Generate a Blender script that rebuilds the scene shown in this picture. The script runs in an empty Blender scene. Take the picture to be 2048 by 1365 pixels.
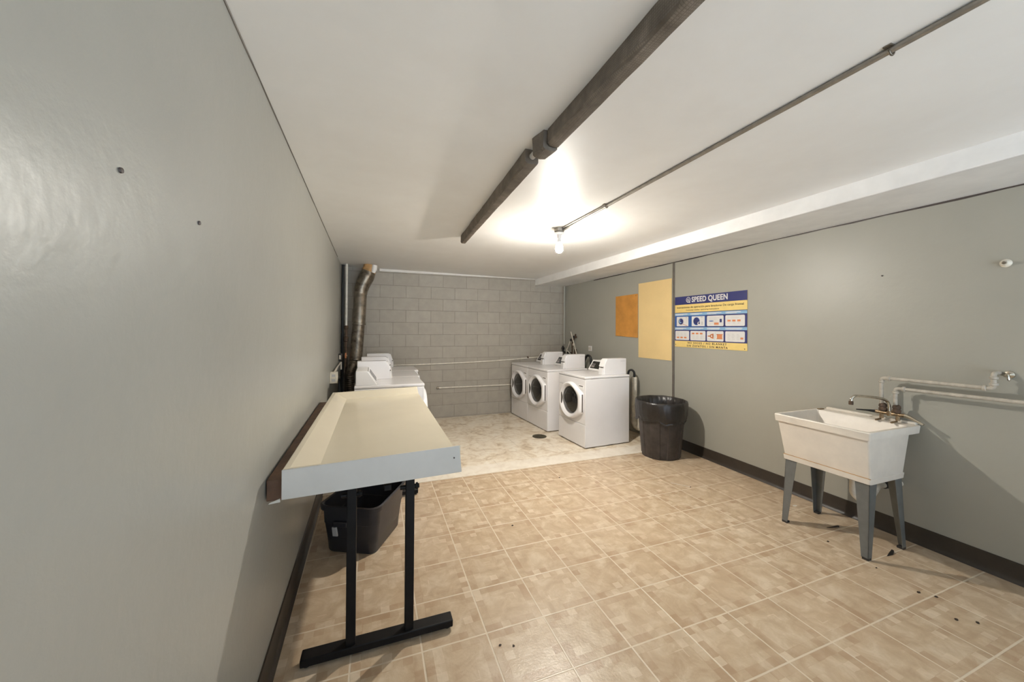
import bpy, bmesh, math, random
from math import sin, cos, pi, radians
from mathutils import Vector, Matrix
random.seed(7)
SC = bpy.context.scene
COL = SC.collection

# ------------------------------------------------------------------ camera, world, exposure
F_PX, CY, YAW, PITCH, ROLL, CAM_H = 735.1, 653.9, radians(20.442), radians(.324), radians(.379), 1.5755
def make_camera():
    fw = Vector((sin(YAW), cos(YAW), 0)); rt = Vector((cos(YAW), -sin(YAW), 0)); up = Vector((0, 0, 1))
    f2 = fw*cos(PITCH) + up*sin(PITCH); u2 = up*cos(PITCH) - fw*sin(PITCH)
    r3 = rt*cos(ROLL) + u2*sin(ROLL); u3 = u2*cos(ROLL) - rt*sin(ROLL)
    cd = bpy.data.cameras.new('camera'); co = bpy.data.objects.new('camera', cd); COL.objects.link(co)
    m = Matrix((r3, u3, -f2)).transposed().to_4x4(); m.translation = (0, 0, CAM_H)
    co.matrix_world = m
    cd.sensor_fit = 'HORIZONTAL'; cd.sensor_width = 36; cd.lens = F_PX/2048*36
    cd.shift_y = (CY - 682.5)/2048
    cd.clip_start = .05; cd.clip_end = 60
    SC.camera = co
make_camera()
W = bpy.data.worlds.new('world'); SC.world = W; W.use_nodes = True
# rear fill light: cool sky above, brighter lower half added to lift the ceiling
_t = W.node_tree; _bg = _t.nodes['Background']
_tc = _t.nodes.new('ShaderNodeTexCoord'); _sp = _t.nodes.new('ShaderNodeSeparateXYZ'); _mr = _t.nodes.new('ShaderNodeMapRange'); _mx = _t.nodes.new('ShaderNodeMix'); _mx.data_type = 'RGBA'
_t.links.new(_tc.outputs['Generated'], _sp.inputs[0]); _t.links.new(_sp.outputs[2], _mr.inputs[0])
_mr.inputs[1].default_value = -.12; _mr.inputs[2].default_value = .06
_t.links.new(_mr.outputs[0], _mx.inputs[0])
_mx.inputs[6].default_value = (4.0, 4.7, 5.4, 1); _mx.inputs[7].default_value = (.62, .80, 1.02, 1)
_t.links.new(_mx.outputs[2], _bg.inputs[0]); _bg.inputs[1].default_value = 1.0
SC.view_settings.view_transform = 'Standard'; SC.view_settings.look = 'None'
SC.view_settings.gamma = 1; SC.view_settings.use_curve_mapping = False
SC.view_settings.exposure = 0.30
BULB_STRENGTH = 4100.0
BULB_COLOR = (1.0, .95, .865)

# ------------------------------------------------------------------ mesh helpers
class MB:
    def __init__(s): s.v = []; s.f = []; s.m = []; s.mats = []; s.cur = 0
    def mat(s, m):
        if m not in s.mats: s.mats.append(m)
        s.cur = s.mats.index(m); return s
    def add(s, vs, fs):
        o = len(s.v); s.v += [tuple(p) for p in vs]
        for f in fs: s.f.append(tuple(o+i for i in f)); s.m.append(s.cur)
        return s
    def box(s, a, b):
        x0, y0, z0 = a; x1, y1, z1 = b
        v = [(x0,y0,z0),(x1,y0,z0),(x1,y1,z0),(x0,y1,z0),(x0,y0,z1),(x1,y0,z1),(x1,y1,z1),(x0,y1,z1)]
        return s.add(v, [(0,3,2,1),(4,5,6,7),(0,1,5,4),(1,2,6,5),(2,3,7,6),(3,0,4,7)])
    def hexa(s, bot, top):
        return s.add(list(bot)+list(top), [(3,2,1,0),(4,5,6,7),(0,1,5,4),(1,2,6,5),(2,3,7,6),(3,0,4,7)])
    def loft(s, rings, cap0=True, cap1=True, closed=True):
        n = len(rings[0]); vs = [p for r in rings for p in r]; fs = []
        for k in range(len(rings)-1):
            for i in range(n if closed else n-1):
                j = (i+1) % n; fs.append((k*n+i, k*n+j, (k+1)*n+j, (k+1)*n+i))
        if cap0: fs.append(tuple(range(n-1, -1, -1)))
        if cap1: fs.append(tuple((len(rings)-1)*n+i for i in range(n)))
        return s.add(vs, fs)
    def lathe(s, prof, c=(0,0,0), n=32, cap0=True, cap1=True, axis='z'):
        R = []
        for r, z in prof:
            ring = []
            for i in range(n):
                a = 2*pi*i/n; p = (r*cos(a), r*sin(a), z)
                if axis == 'x': p = (z, r*cos(a), r*sin(a))
                if axis == 'y': p = (r*sin(a), z, r*cos(a))
                ring.append((p[0]+c[0], p[1]+c[1], p[2]+c[2]))
            R.append(ring)
        return s.loft(R, cap0, cap1)
    def tube(s, pts, r, n=12, caps=True):
        pts = [Vector(p) for p in pts]; rs = r if isinstance(r, (list, tuple)) else [r]*len(pts)
        R = []; up = None
        for i, p in enumerate(pts):
            if i == 0: t = pts[1]-p
            elif i == len(pts)-1: t = p-pts[i-1]
            else: t = (pts[i+1]-p).normalized() + (p-pts[i-1]).normalized()
            t.normalize()
            if up is None:
                up = t.orthogonal().normalized()
            up = (up - t*up.dot(t)); up.normalize(); b = t.cross(up)
            R.append([p + (up*cos(2*pi*k/n) + b*sin(2*pi*k/n))*rs[i] for k in range(n)])
        return s.loft(R, caps, caps)
    def prism(s, poly, axis, a, b):
        def P(u, v, w): return {'x': (w,u,v), 'y': (u,w,v), 'z': (u,v,w)}[axis]
        return s.loft([[P(u,v,a) for u,v in poly], [P(u,v,b) for u,v in poly]])
    def build(s, name, parent=None, loc=(0,0,0), bevel=0, seg=2, smooth=35, rz=0, mat=None):
        me = bpy.data.meshes.new(name); me.from_pydata(s.v, [], s.f)
        bm = bmesh.new(); bm.from_mesh(me); bmesh.ops.recalc_face_normals(bm, faces=bm.faces); bm.to_mesh(me); bm.free()
        for m in (s.mats or [mat]): me.materials.append(m)
        if s.mats: me.polygons.foreach_set('material_index', s.m)
        if smooth:
            me.shade_smooth(); me.set_sharp_from_angle(angle=radians(smooth))
        o = bpy.data.objects.new(name, me); COL.objects.link(o)
        o.location = loc; o.rotation_euler = (0, 0, rz)
        if parent: o.parent = parent
        if bevel:
            md = o.modifiers.new('bevel', 'BEVEL'); md.width = bevel; md.segments = seg; md.limit_method = 'ANGLE'; md.angle_limit = radians(40)
        return o
def tag(o, label, cat, group=None):
    o['label'] = label; o['category'] = cat
    if group: o['group'] = group
    return o
def thing(name, label, cat, loc=(0,0,0), rz=0, group=None):
    o = bpy.data.objects.new(name, None); COL.objects.link(o); o.location = loc; o.rotation_euler = (0,0,rz)
    o.empty_display_size = .1
    return tag(o, label, cat, group)
def struct(o): o['kind'] = 'structure'; return o
def spline(P, n=8):
    P = [Vector(p) for p in P]; Q = [P[0]*2-P[1]] + P + [P[-1]*2-P[-2]]; out = []
    for i in range(1, len(Q)-2):
        a, b, c, d = Q[i-1:i+3]
        for k in range(n):
            t = k/n
            out.append(.5*((2*b) + (c-a)*t + (2*a-5*b+4*c-d)*t*t + (3*b-a-3*c+d)*t**3))
    out.append(P[-1]); return out
def elbow(P, r=.02, n=5):
    """polyline with rounded corners"""
    P = [Vector(p) for p in P]; out = [P[0]]
    for a, b, c in zip(P, P[1:], P[2:]):
        d1 = (a-b).normalized(); d2 = (c-b).normalized()
        p0 = b+d1*r; p1 = b+d2*r
        for k in range(n+1):
            t = k/n; out.append(p0*(1-t)**2 + b*2*t*(1-t) + p1*t*t)
    out.append(P[-1]); return out
def rrect(x0, y0, x1, y1, r, z, n=5):
    out = []
    for cx, cy, a0 in ((x1-r, y0+r, -90), (x1-r, y1-r, 0), (x0+r, y1-r, 90), (x0+r, y0+r, 180)):
        for k in range(n+1):
            a = radians(a0 + 90*k/n); out.append((cx+r*cos(a), cy+r*sin(a), z))
    return out
def dup(root, loc, rz, label, group=None):
    r = root.copy(); COL.objects.link(r); r.location = loc; r.rotation_euler = (0,0,rz); r['label'] = label
    if group: r['group'] = group
    for ch in list(root.children):
        c = ch.copy(); COL.objects.link(c); c.parent = r
        for g in list(ch.children):
            d = g.copy(); COL.objects.link(d); d.parent = c
    return r

# ------------------------------------------------------------------ materials
class NT:
    def __init__(s, name):
        s.m = bpy.data.materials.new(name); s.m.use_nodes = True; s.t = s.m.node_tree
        s.b = s.t.nodes['Principled BSDF']
    def n(s, t, **kw):
        o = s.t.nodes.new(t)
        for k, v in kw.items(): setattr(o, k, v)
        return o
    def l(s, a, b): s.t.links.new(a, b)
    def val(s, sock, v):
        if isinstance(v, bpy.types.NodeSocket): s.l(v, sock)
        elif v is not None: sock.default_value = v
    def math(s, op, a, b=None, c=None):
        o = s.n('ShaderNodeMath', operation=op)
        for i, x in enumerate((a, b, c)):
            if x is not None: s.val(o.inputs[i], x)
        return o.outputs[0]
    def obj(s): return s.n('ShaderNodeTexCoord').outputs['Object']
    def pos(s): return s.n('ShaderNodeNewGeometry').outputs['Position']
    def sep(s, v):
        o = s.n('ShaderNodeSeparateXYZ'); s.l(v, o.inputs[0]); return o.outputs
    def comb(s, x, y, z=0.0):
        o = s.n('ShaderNodeCombineXYZ')
        for i, q in enumerate((x, y, z)): s.val(o.inputs[i], q)
        return o.outputs[0]
    def noise(s, v, scale, detail=3, rough=.5, dist=0):
        o = s.n('ShaderNodeTexNoise'); s.l(v, o.inputs['Vector'])
        o.inputs['Scale'].default_value = scale; o.inputs['Detail'].default_value = detail
        o.inputs['Roughness'].default_value = rough; o.inputs['Distortion'].default_value = dist
        return o.outputs['Fac']
    def ramp(s, fac, stops):
        o = s.n('ShaderNodeValToRGB'); s.l(fac, o.inputs[0]); e = o.color_ramp.elements
        while len(e) < len(stops): e.new(.5)
        for i, (p, c) in enumerate(stops):
            e[i].position = p; e[i].color = (c[0], c[1], c[2], 1) if isinstance(c, (tuple, list)) else (c, c, c, 1)
        return o.outputs[0]
    def mix(s, fac, a, b, mode='MIX'):
        o = s.n('ShaderNodeMix', data_type='RGBA', blend_type=mode)
        s.val(o.inputs[0], fac)
        for i, x in ((6, a), (7, b)):
            if isinstance(x, bpy.types.NodeSocket): s.l(x, o.inputs[i])
            else: o.inputs[i].default_value = (x[0], x[1], x[2], 1)
        return o.outputs[2]
    def bump(s, h, strength=.2, dist=.01):
        o = s.n('ShaderNodeBump'); o.inputs['Strength'].default_value = strength; o.inputs['Distance'].default_value = dist
        s.l(h, o.inputs['Height']); s.l(o.outputs[0], s.b.inputs['Normal'])
    def col(s, c):
        if isinstance(c, bpy.types.NodeSocket): s.l(c, s.b.inputs['Base Color'])
        else: s.b.inputs['Base Color'].default_value = (c[0], c[1], c[2], 1)
    def rough(s, r): s.val(s.b.inputs['Roughness'], r)
def plain(name, c, rough=.5, metal=0, var=.08, scale=14, bump=0, bscale=60, spec=.5, coat=0):
    t = NT(name); v = t.obj(); n = t.noise(v, scale, 4, .6)
    d = [max(0, x*(1-var*1.6)) for x in c]; h = [min(1, x*(1+var)) for x in c]
    t.col(t.ramp(n, [(.3, d), (.7, h)])); t.rough(rough); t.b.inputs['Metallic'].default_value = metal
    t.b.inputs['Specular IOR Level'].default_value = spec; t.b.inputs['Coat Weight'].default_value = coat
    if bump: t.bump(t.noise(v, bscale, 3), bump, .004)
    return t.m

def wall_paint(name, c, rough, bstr):
    t = NT(name); p = t.pos()
    n = t.noise(p, 1.3, 5, .55); n2 = t.noise(p, 260, 2, .5)
    a = t.ramp(n, [(.3, [x*.95 for x in c]), (.7, [x*1.04 for x in c])])
    t.col(a)
    sc = t.noise(p, 34, 4, .55); big = t.noise(p, 7, 2)
    h = t.math('ADD', t.math('MULTIPLY', sc, .7), t.math('MULTIPLY', big, 1.6))
    t.rough(t.math('ADD', rough-.06, t.math('MULTIPLY', n2, .12)))
    t.bump(h, bstr, .006)
    return t.m
M = {}
M['wall'] = wall_paint('grey_green_satin_paint', (.372, .366, .328), .36, .22)
M['wall_r'] = wall_paint('grey_green_wall_paint', (.368, .354, .300), .42, .16)
def ceiling_mat():
    t = NT('white_ceiling_paint'); p = t.pos()
    a = t.noise(p, 1.1, 6, .6, .4); b = t.noise(p, 5, 4, .6)
    c = t.ramp(a, [(.30, (.83, .81, .775)), (.62, (.885, .87, .84))])
    c = t.mix(t.math('MULTIPLY', b, .18), c, (.60, .54, .47))
    t.col(c); t.rough(.46)
    s = t.sep(p); w = t.noise(t.comb(t.math('MULTIPLY', s[0], 2.0), t.math('MULTIPLY', s[1], 26), 0.0), 1, 2)
    t.bump(t.math('ADD', t.math('MULTIPLY', t.noise(p, 22, 4), .7), w), .10, .006)
    return t.m
M['ceiling'] = ceiling_mat()
M['soffit'] = plain('white_soffit_paint', (.84, .825, .80), .45, var=.05, scale=4, bump=.1, bscale=20)
def block_mat():
    t = NT('painted_concrete_block'); s = t.sep(t.pos())
    u = t.math('SUBTRACT', s[0], .072); v = t.math('SUBTRACT', s[2], .226)
    br = t.n('ShaderNodeTexBrick'); t.l(t.comb(u, v), br.inputs['Vector'])
    br.offset = .5; br.offset_frequency = 2; br.squash = 1
    br.inputs['Scale'].default_value = 1; br.inputs['Brick Width'].default_value = .418; br.inputs['Row Height'].default_value = .2065
    br.inputs['Mortar Size'].default_value = .005; br.inputs['Mortar Smooth'].default_value = .6; br.inputs['Bias'].default_value = 0
    br.inputs['Color1'].default_value = (.36, .325, .272, 1); br.inputs['Color2'].default_value = (.385, .35, .297, 1)
    br.inputs['Mortar'].default_value = (.278, .248, .204, 1)
    n = t.noise(t.pos(), 9, 5, .65); n2 = t.noise(t.pos(), 120, 3, .7)
    mottle = t.ramp(n, [(.25, .9), (.75, 1.06)])
    t.col(t.mix(1.0, br.outputs[0], mottle, 'MULTIPLY')); t.rough(.55)
    h = t.math('SUBTRACT', t.math('MULTIPLY', n2, .35), t.math('MULTIPLY', br.outputs['Fac'], 1.0))
    t.bump(h, .55, .006)
    return t.m
M['block'] = block_mat()
TILE, TX, TY = .325, .5539, 1.8309
def vinyl_mat():
    t = NT('beige_vinyl_tile'); p = t.pos(); s = t.sep(p)
    u = t.math('DIVIDE', t.math('SUBTRACT', s[0], TX), TILE); v = t.math('DIVIDE', t.math('SUBTRACT', s[1], TY), TILE)
    fu = t.math('FRACT', u); fv = t.math('FRACT', v)
    eu = t.math('MINIMUM', fu, t.math('SUBTRACT', 1.0, fu)); ev = t.math('MINIMUM', fv, t.math('SUBTRACT', 1.0, fv))
    e = t.math('MINIMUM', eu, ev)
    gr = t.n('ShaderNodeMapRange'); gr.interpolation_type = 'SMOOTHSTEP'; t.l(e, gr.inputs[0])
    gr.inputs[1].default_value = .008; gr.inputs[2].default_value = .018; gr.inputs[3].default_value = 1; gr.inputs[4].default_value = 0
    jx = t.math('MULTIPLY', t.math('SUBTRACT', t.noise(p, 24, 3), .5), .07); jy = t.math('MULTIPLY', t.math('SUBTRACT', t.noise(p, 27, 3), .5), .07)
    cell = t.comb(t.math('FLOOR', t.math('MULTIPLY', t.math('ADD', u, t.math('MULTIPLY', jx, .35)), 7)), t.math('FLOOR', t.math('MULTIPLY', t.math('ADD', v, t.math('MULTIPLY', jy, .35)), 7)))
    wn = t.n('ShaderNodeTexWhiteNoise', noise_dimensions='2D'); t.l(cell, wn.inputs['Vector'])
    # longer strips along each tile edge, broken into small bricks
    border = t.math('MULTIPLY', t.math('LESS_THAN', t.math('ADD', e, t.math('MULTIPLY', jx, .25)), .150), t.ramp(t.noise(p, 6, 2), [(.30, .45), (.62, 1.0)]))
    big = t.comb(t.math('FLOOR', u), t.math('FLOOR', v)); wb = t.n('ShaderNodeTexWhiteNoise', noise_dimensions='2D'); t.l(big, wb.inputs['Vector'])
    cloud = t.noise(p, 9, 5, .62, .6); cloud2 = t.noise(p, 17, 3, .5)
    base = t.ramp(cloud, [(.34, (.425, .308, .195)), (.5, (.505, .383, .255)), (.66, (.60, .485, .35))])
    base = t.mix(t.math('MULTIPLY', t.ramp(cloud2, [(.5, 0.0), (.75, 1.0)]), .22), base, (.395, .275, .185))
    bm = t.math('MULTIPLY', border, t.ramp(wn.outputs[0], [(.20, 0.0), (1.0, .85)]))
    base = t.mix(bm, base, (.375, .245, .145))
    lightb = t.math('MULTIPLY', t.math('LESS_THAN', e, .30), t.ramp(wn.outputs[0], [(.0, .42), (.16, 0.0)]))
    base = t.mix(lightb, base, (.76, .64, .49))
    base = t.mix(t.math('MULTIPLY', wb.outputs[0], .10), base, (.74, .58, .41))
    c = t.mix(t.math('MULTIPLY', gr.outputs[0], .80), base, (.70, .60, .46))
    t.col(c)
    rb = t.noise(p, 60, 3)
    t.rough(t.math('ADD', .27, t.math('MULTIPLY', rb, .16)))
    h = t.math('SUBTRACT', t.math('MULTIPLY', t.noise(p, 70, 3, .6), .6), t.math('MULTIPLY', gr.outputs[0], .6))
    t.bump(h, .55, .003)
    return t.m
M['vinyl'] = vinyl_mat()
def marble_mat():
    t = NT('worn_marble_vinyl'); p = t.pos(); s = t.sep(p)
    a = t.noise(p, 4.5, 7, .66, 1.2); b = t.noise(p, 13, 5, .6, .5)
    c = t.ramp(a, [(.30, (.42, .31, .20)), (.42, (.64, .53, .39)), (.52, (.76, .67, .54)), (.70, (.82, .76, .65))])
    c = t.mix(t.math('MULTIPLY', t.ramp(b, [(.52, 0.0), (.72, 1.0)]), .45), c, (.43, .31, .19))
    u = t.math('DIVIDE', t.math('SUBTRACT', s[0], .42), .46); v = t.math('DIVIDE', t.math('SUBTRACT', s[1], 4.09), .46)
    e = None
    for q in (u, v):
        f = t.math('FRACT', q); k = t.math('MINIMUM', f, t.math('SUBTRACT', 1.0, f)); e = k if e is None else t.math('MINIMUM', e, k)
    g = t.math('MULTIPLY', t.math('LESS_THAN', e, .004), t.ramp(t.noise(p, 3, 2), [(.45, 0.0), (.6, .7)]))
    c = t.mix(g, c, (.26, .18, .11))
    strip = t.math('LESS_THAN', s[1], 4.09)
    c = t.mix(t.math('MULTIPLY', strip, .6), c, (.79, .73, .64))
    t.col(c); t.rough(.34); t.bump(t.noise(p, 60, 3), .12, .003)
    return t.m
M['marble'] = marble_mat()
M['base'] = plain('dark_brown_rubber', (.040, .030, .022), .42, var=.1)
M['enamel'] = plain('white_enamel', (.78, .755, .75), .24, var=.02, scale=3)
M['enamel2'] = plain('white_plastic', (.80, .775, .755), .35, var=.02, scale=3)
M['seam'] = plain('grey_seam', (.30, .27, .25), .6)
M['glassdark'] = plain('dark_door_glass', (.012, .010, .009), .06, var=.3, scale=6, coat=.3)
M['gasket'] = plain('grey_rubber_gasket', (.16, .15, .14), .45)
M['slot'] = plain('shadow_grey_plastic', (.10, .085, .07), .5)
M['display'] = plain('black_display', (.02, .018, .016), .25)
M['displaygrey'] = plain('grey_display', (.25, .22, .21), .2)
M['printwhite'] = plain('white_print', (.66, .64, .62), .6, var=.03)
M['cream'] = plain('cream_laminate', (.71, .635, .49), .16, var=.02, scale=3)
M['apron'] = plain('cool_lit_cream_laminate', (.60, .575, .53), .5, var=.03, scale=6)  # cream laminate greyed to carry the cool light on the end panel
M['blackmetal'] = plain('black_painted_steel', (.008, .007, .007), .5, var=.25, spec=.22)
M['chrome'] = plain('worn_chrome', (.62, .57, .48), .22, 1, var=.15, scale=30)
M['brass'] = plain('tarnished_brass', (.36, .265, .165), .46, 1, var=.3, scale=40)
M['brown_wood'] = plain('stained_brown_wood', (.125, .062, .032), .6, var=.3, scale=9, bump=.2)
M['tote'] = plain('charcoal_plastic', (.030, .029, .034), .34, var=.1, bump=.08, bscale=90)
M['foil'] = plain('dull_foil_tape', (.20, .165, .125), .34, .75, var=.35, scale=16, bump=.5, bscale=25)
M['galv'] = plain('dirty_galvanised', (.27, .23, .18), .38, .8, var=.3, scale=10, bump=.2, bscale=18)
M['kraft'] = plain('kraft_wrap', (.52, .30, .12), .7, var=.2)
M['whitepaint'] = plain('white_painted_pipe', (.74, .69, .60), .45, var=.1, scale=18)
M['dirtywhite'] = plain('dirty_white_plastic', (.72, .66, .55), .45, var=.14, scale=16)
M['blackrub'] = plain('black_rubber', (.014, .013, .012), .4, var=.2)
M['pipe_cream'] = plain('cream_painted_pipe', (.48, .43, .355), .5, var=.15, scale=24, bump=.15)
M['rust'] = plain('rusty_iron', (.10, .06, .035), .7, var=.4, scale=40, bump=.3)
M['bag'] = plain('black_bin_liner', (.024, .020, .018), .34, var=.3, scale=8, bump=1.0, bscale=13)
M['bin'] = plain('dark_brown_grey_plastic', (.048, .038, .033), .48, var=.28, scale=12, bump=.15)
M['yellow'] = plain('pale_yellow_board', (.78, .57, .27), .6, var=.03, scale=3)
M['orange'] = plain('orange_hardboard', (.60, .27, .055), .5, var=.12, scale=5, bump=.1)
M['batten'] = plain('grey_batten_paint', (.145, .125, .105), .5, var=.1)
M['tub'] = plain('stained_white_tub', (.76, .69, .60), .42, var=.06, scale=5)
M['steelgrey'] = plain('grey_painted_steel', (.165, .168, .160), .42, .2, var=.08)
M['steeldark'] = plain('dark_leg_foot', (.03, .028, .027), .5)
M['concrete_conduit'] = plain('grey_conduit', (.33, .30, .26), .4, .6, var=.15)
M['wrap'] = None
M['paint_white'] = plain('white_trim', (.80, .77, .73), .45, var=.03)
M['debris'] = plain('dark_scrap', (.045, .028, .018), .7, var=.3)
M['debris_white'] = plain('pale_scrap', (.75, .70, .62), .6)
M['drain_iron'] = plain('dark_iron', (.10, .085, .055), .5, .5, var=.3)
M['navy'] = plain('navy_print', (.035, .040, .150), .4, var=.03)
M['signyellow'] = plain('yellow_print', (.78, .58, .20), .45, var=.03)
M['signblue'] = plain('blue_print', (.03, .10, .32), .4, var=.03)
M['signpale'] = plain('pale_blue_print', (.24, .42, .60), .4, var=.03)
M['signorange'] = plain('orange_print', (.66, .24, .10), .5, var=.03)
M['signgrey'] = plain('grey_print', (.50, .49, .48), .5, var=.03)
M['ink'] = plain('dark_ink', (.055, .04, .035), .5, var=.02)
def wrap_mat():
    t = NT('mesh_pipe_wrap'); v = t.pos(); s = t.sep(v)
    a = t.math('FRACT', t.math('MULTIPLY', s[1], 110)); b = t.math('FRACT', t.math('MULTIPLY', t.math('ADD', s[2], s[0]), 110))
    g = t.math('MINIMUM', a, b)
    n = t.noise(v, 11, 5, .65)
    c = t.ramp(n, [(.28, (.110, .088, .066)), (.55, (.195, .16, .125)), (.78, (.31, .262, .215))])
    c = t.mix(t.math('MULTIPLY', t.math('LESS_THAN', g, .28), .38), c, (.05, .036, .025))
    t.col(c); t.rough(.6); t.bump(t.math('ADD', g, t.noise(v, 40, 3)), .5, .003)
    return t.m
M['wrap'] = wrap_mat()
def emit_mat():
    t = NT('lit_bulb_glass'); t.col((1, 1, 1)); t.b.inputs['Emission Color'].default_value = (*BULB_COLOR, 1)
    # a frosted LED globe: its chip faces down, the collar end is dim
    mr = t.n('ShaderNodeMapRange'); mr.interpolation_type = 'SMOOTHSTEP'; t.l(t.sep(t.obj())[2], mr.inputs[0])
    mr.inputs[1].default_value = -.242; mr.inputs[2].default_value = -.196; mr.inputs[3].default_value = 1.0; mr.inputs[4].default_value = .006
    t.l(t.math('MULTIPLY', mr.outputs[0], BULB_STRENGTH), t.b.inputs['Emission Strength']); return t.m
M['bulb'] = emit_mat()

# ------------------------------------------------------------------ room shell
def lx(y): return -.412 - .0150*y                       # left wall
KY, BY, YR = 3.95, 6.47, -2.6                           # batten line, block wall, rear end left open for the fill
def rx(y): return 3.775 + .0125*y if y <= KY else 3.8244 - .1168*(y-KY)
def cz(x, y):                                           # sagging ceiling
    u = (x+.45)/3.6; v = (y-.86)/5.6
    near = 2.555 + .072*u; far = 2.562 - .036*u
    return near*(1-v) + far*v
def sx(y): return 3.161 - .0504*(y-.86)                 # soffit face
def sz(y): return 2.505 - .01765*(y-.86)                # soffit underside at its face
def rz_(y): return 2.505 if y <= KY else 2.503 - .0302*(y-KY)   # underside at the wall
struct(MB().mat(M['vinyl']).add([(lx(YR)-.3, YR, 0), (4.1, YR, 0), (4.1, BY+.3, 0), (lx(BY)-.3, BY+.3, 0)], [(0,1,2,3)]).build('floor'))
struct(MB().mat(M['marble']).box((lx(4)-.1, 3.835, .0005), (3.9, BY+.1, .004)).build('floor'))
# walls as thick slabs
struct(MB().mat(M['wall']).hexa([(lx(YR)-.12, YR, -.05), (lx(YR), YR, -.05), (lx(BY+.1), BY+.1, -.05), (lx(BY+.1)-.12, BY+.1, -.05)],
       [(lx(YR)-.12, YR, 2.75), (lx(YR), YR, 2.75), (lx(BY+.1), BY+.1, 2.75), (lx(BY+.1)-.12, BY+.1, 2.75)]).build('wall_left'))
for ys in ((YR, KY), (KY, BY+.1)):
    m = MB().mat(M['wall_r'])
    m.loft([[(rx(y)+1e-5, y, -.05), (rx(y)+.15, y, -.05), (rx(y)+.15, y, 2.75), (rx(y)+1e-5, y, 2.75)] for y in ys])
    struct(m.build('wall_right', smooth=0))
struct(MB().mat(M['block']).box((lx(BY)-.2, BY, -.05), (3.9, BY+.15, 2.75)).build('wall_back', smooth=0))
g = MB().mat(M['ceiling']); NX, NY = 8, 14
vs = []; fs = []
for j in range(NY+1):
    for i in range(NX+1):
        x = -.75 + i*(4.75)/NX; y = YR + j*(BY+.12-YR)/NY; vs.append((x, y, cz(x, y)))
for j in range(NY):
    for i in range(NX):
        a = j*(NX+1)+i; fs.append((a, a+1, a+NX+2, a+NX+1))
top = len(vs); vs += [(x, y, z+.1) for x, y, z in vs]
fs += [tuple(i+top for i in reversed(f)) for f in fs]
struct(g.add(vs, fs).build('ceiling'))
# boxed-in soffit along the right wall
yy = sorted([YR + k*(BY-YR)/16 for k in range(17)] + [KY])
m = MB().mat(M['soffit'])
m.loft([[(sx(y), y, cz(sx(y), y)+.02), (sx(y), y, sz(y)), (rx(y)+.03, y, rz_(y)), (rx(y)+.03, y, cz(3.8, y)+.02)] for y in yy])
struct(m.build('trim_1', bevel=.006))
# thin dark gap line where soffit meets wall is the join itself; moulding on the block wall
struct(MB().mat(M['paint_white']).hexa([(.06, BY-.028, 2.512), (2.90, BY-.028, 2.522), (2.90, BY, 2.522), (.06, BY, 2.512)],
       [(.06, BY-.02, cz(.06, BY)+.001), (2.90, BY-.02, cz(2.9, BY)+.001), (2.90, BY, cz(2.9, BY)+.001), (.06, BY, cz(.06, BY)+.001)]).build('trim_2', bevel=.006))
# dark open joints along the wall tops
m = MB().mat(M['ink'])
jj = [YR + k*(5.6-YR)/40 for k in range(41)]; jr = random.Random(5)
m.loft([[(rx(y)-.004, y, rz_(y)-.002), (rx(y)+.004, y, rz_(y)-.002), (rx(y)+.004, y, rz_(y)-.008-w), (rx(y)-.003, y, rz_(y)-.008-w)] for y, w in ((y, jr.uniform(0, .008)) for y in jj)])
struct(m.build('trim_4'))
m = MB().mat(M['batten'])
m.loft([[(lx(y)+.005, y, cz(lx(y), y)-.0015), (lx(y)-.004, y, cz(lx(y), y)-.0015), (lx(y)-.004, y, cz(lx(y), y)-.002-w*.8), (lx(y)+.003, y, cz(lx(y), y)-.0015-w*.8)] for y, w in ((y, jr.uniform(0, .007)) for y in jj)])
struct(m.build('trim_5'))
# batten over the wall-panel joint
struct(MB().mat(M['batten']).box((rx(3.93)-.012, 3.915, .11), (rx(3.93)+.02, 3.947, 2.503)).build('trim_3', bevel=.003))
# rubber cove baseboards
m = MB().mat(M['base'])
prof = [(.0, 0), (.028, 0), (.014, .012), (.007, .03), (.006, .125), (.0, .128)]
yb = [YR, 0, 2, 4, 4.3]
m.loft([[(rx(min(y, KY))-.001-p, y, q) for p, q in prof] for y in yb[:-1]] )
struct(m.build('baseboard_right'))
m = MB().mat(M['base'])
m.loft([[(lx(y)+.001+p, y, q) for p, q in prof] for y in (YR, 0, 3, BY-.01)])
struct(m.build('baseboard_left'))

# ------------------------------------------------------------------ ceiling lamp (the room's light)
BX, BYY = 1.70, 3.24
zc = cz(BX, BYY)
lamp = thing('ceiling_lamp', 'bare lit bulb in a round lampholder on the ceiling', 'lamp', (BX, BYY, zc))
MB().mat(M['concrete_conduit']).lathe([(.052, .004), (.052, -.034), (.046, -.040)], n=8).box((-.078, -.014, -.004), (.078, .014, .003)).build('junction_box', lamp, bevel=.002)
MB().mat(M['enamel2']).lathe([(.030, -.040), (.050, -.046), (.050, -.056), (.024, -.064), (.021, -.098), (.018, -.098)], n=28).build('lamp_holder', lamp)
MB().mat(M['enamel2']).lathe([(.013, -.096), (.015, -.115), (.022, -.140)], n=24).build('bulb_base', lamp)
MB().mat(M['bulb']).lathe([(.022, -.140), (.029, -.158), (.035, -.176), (.038, -.194), (.0375, -.208), (.034, -.222), (.027, -.234), (.016, -.242), (.004, -.2445)], n=24).build('bulb', lamp)['label'] = 'glowing white bulb'

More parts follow.
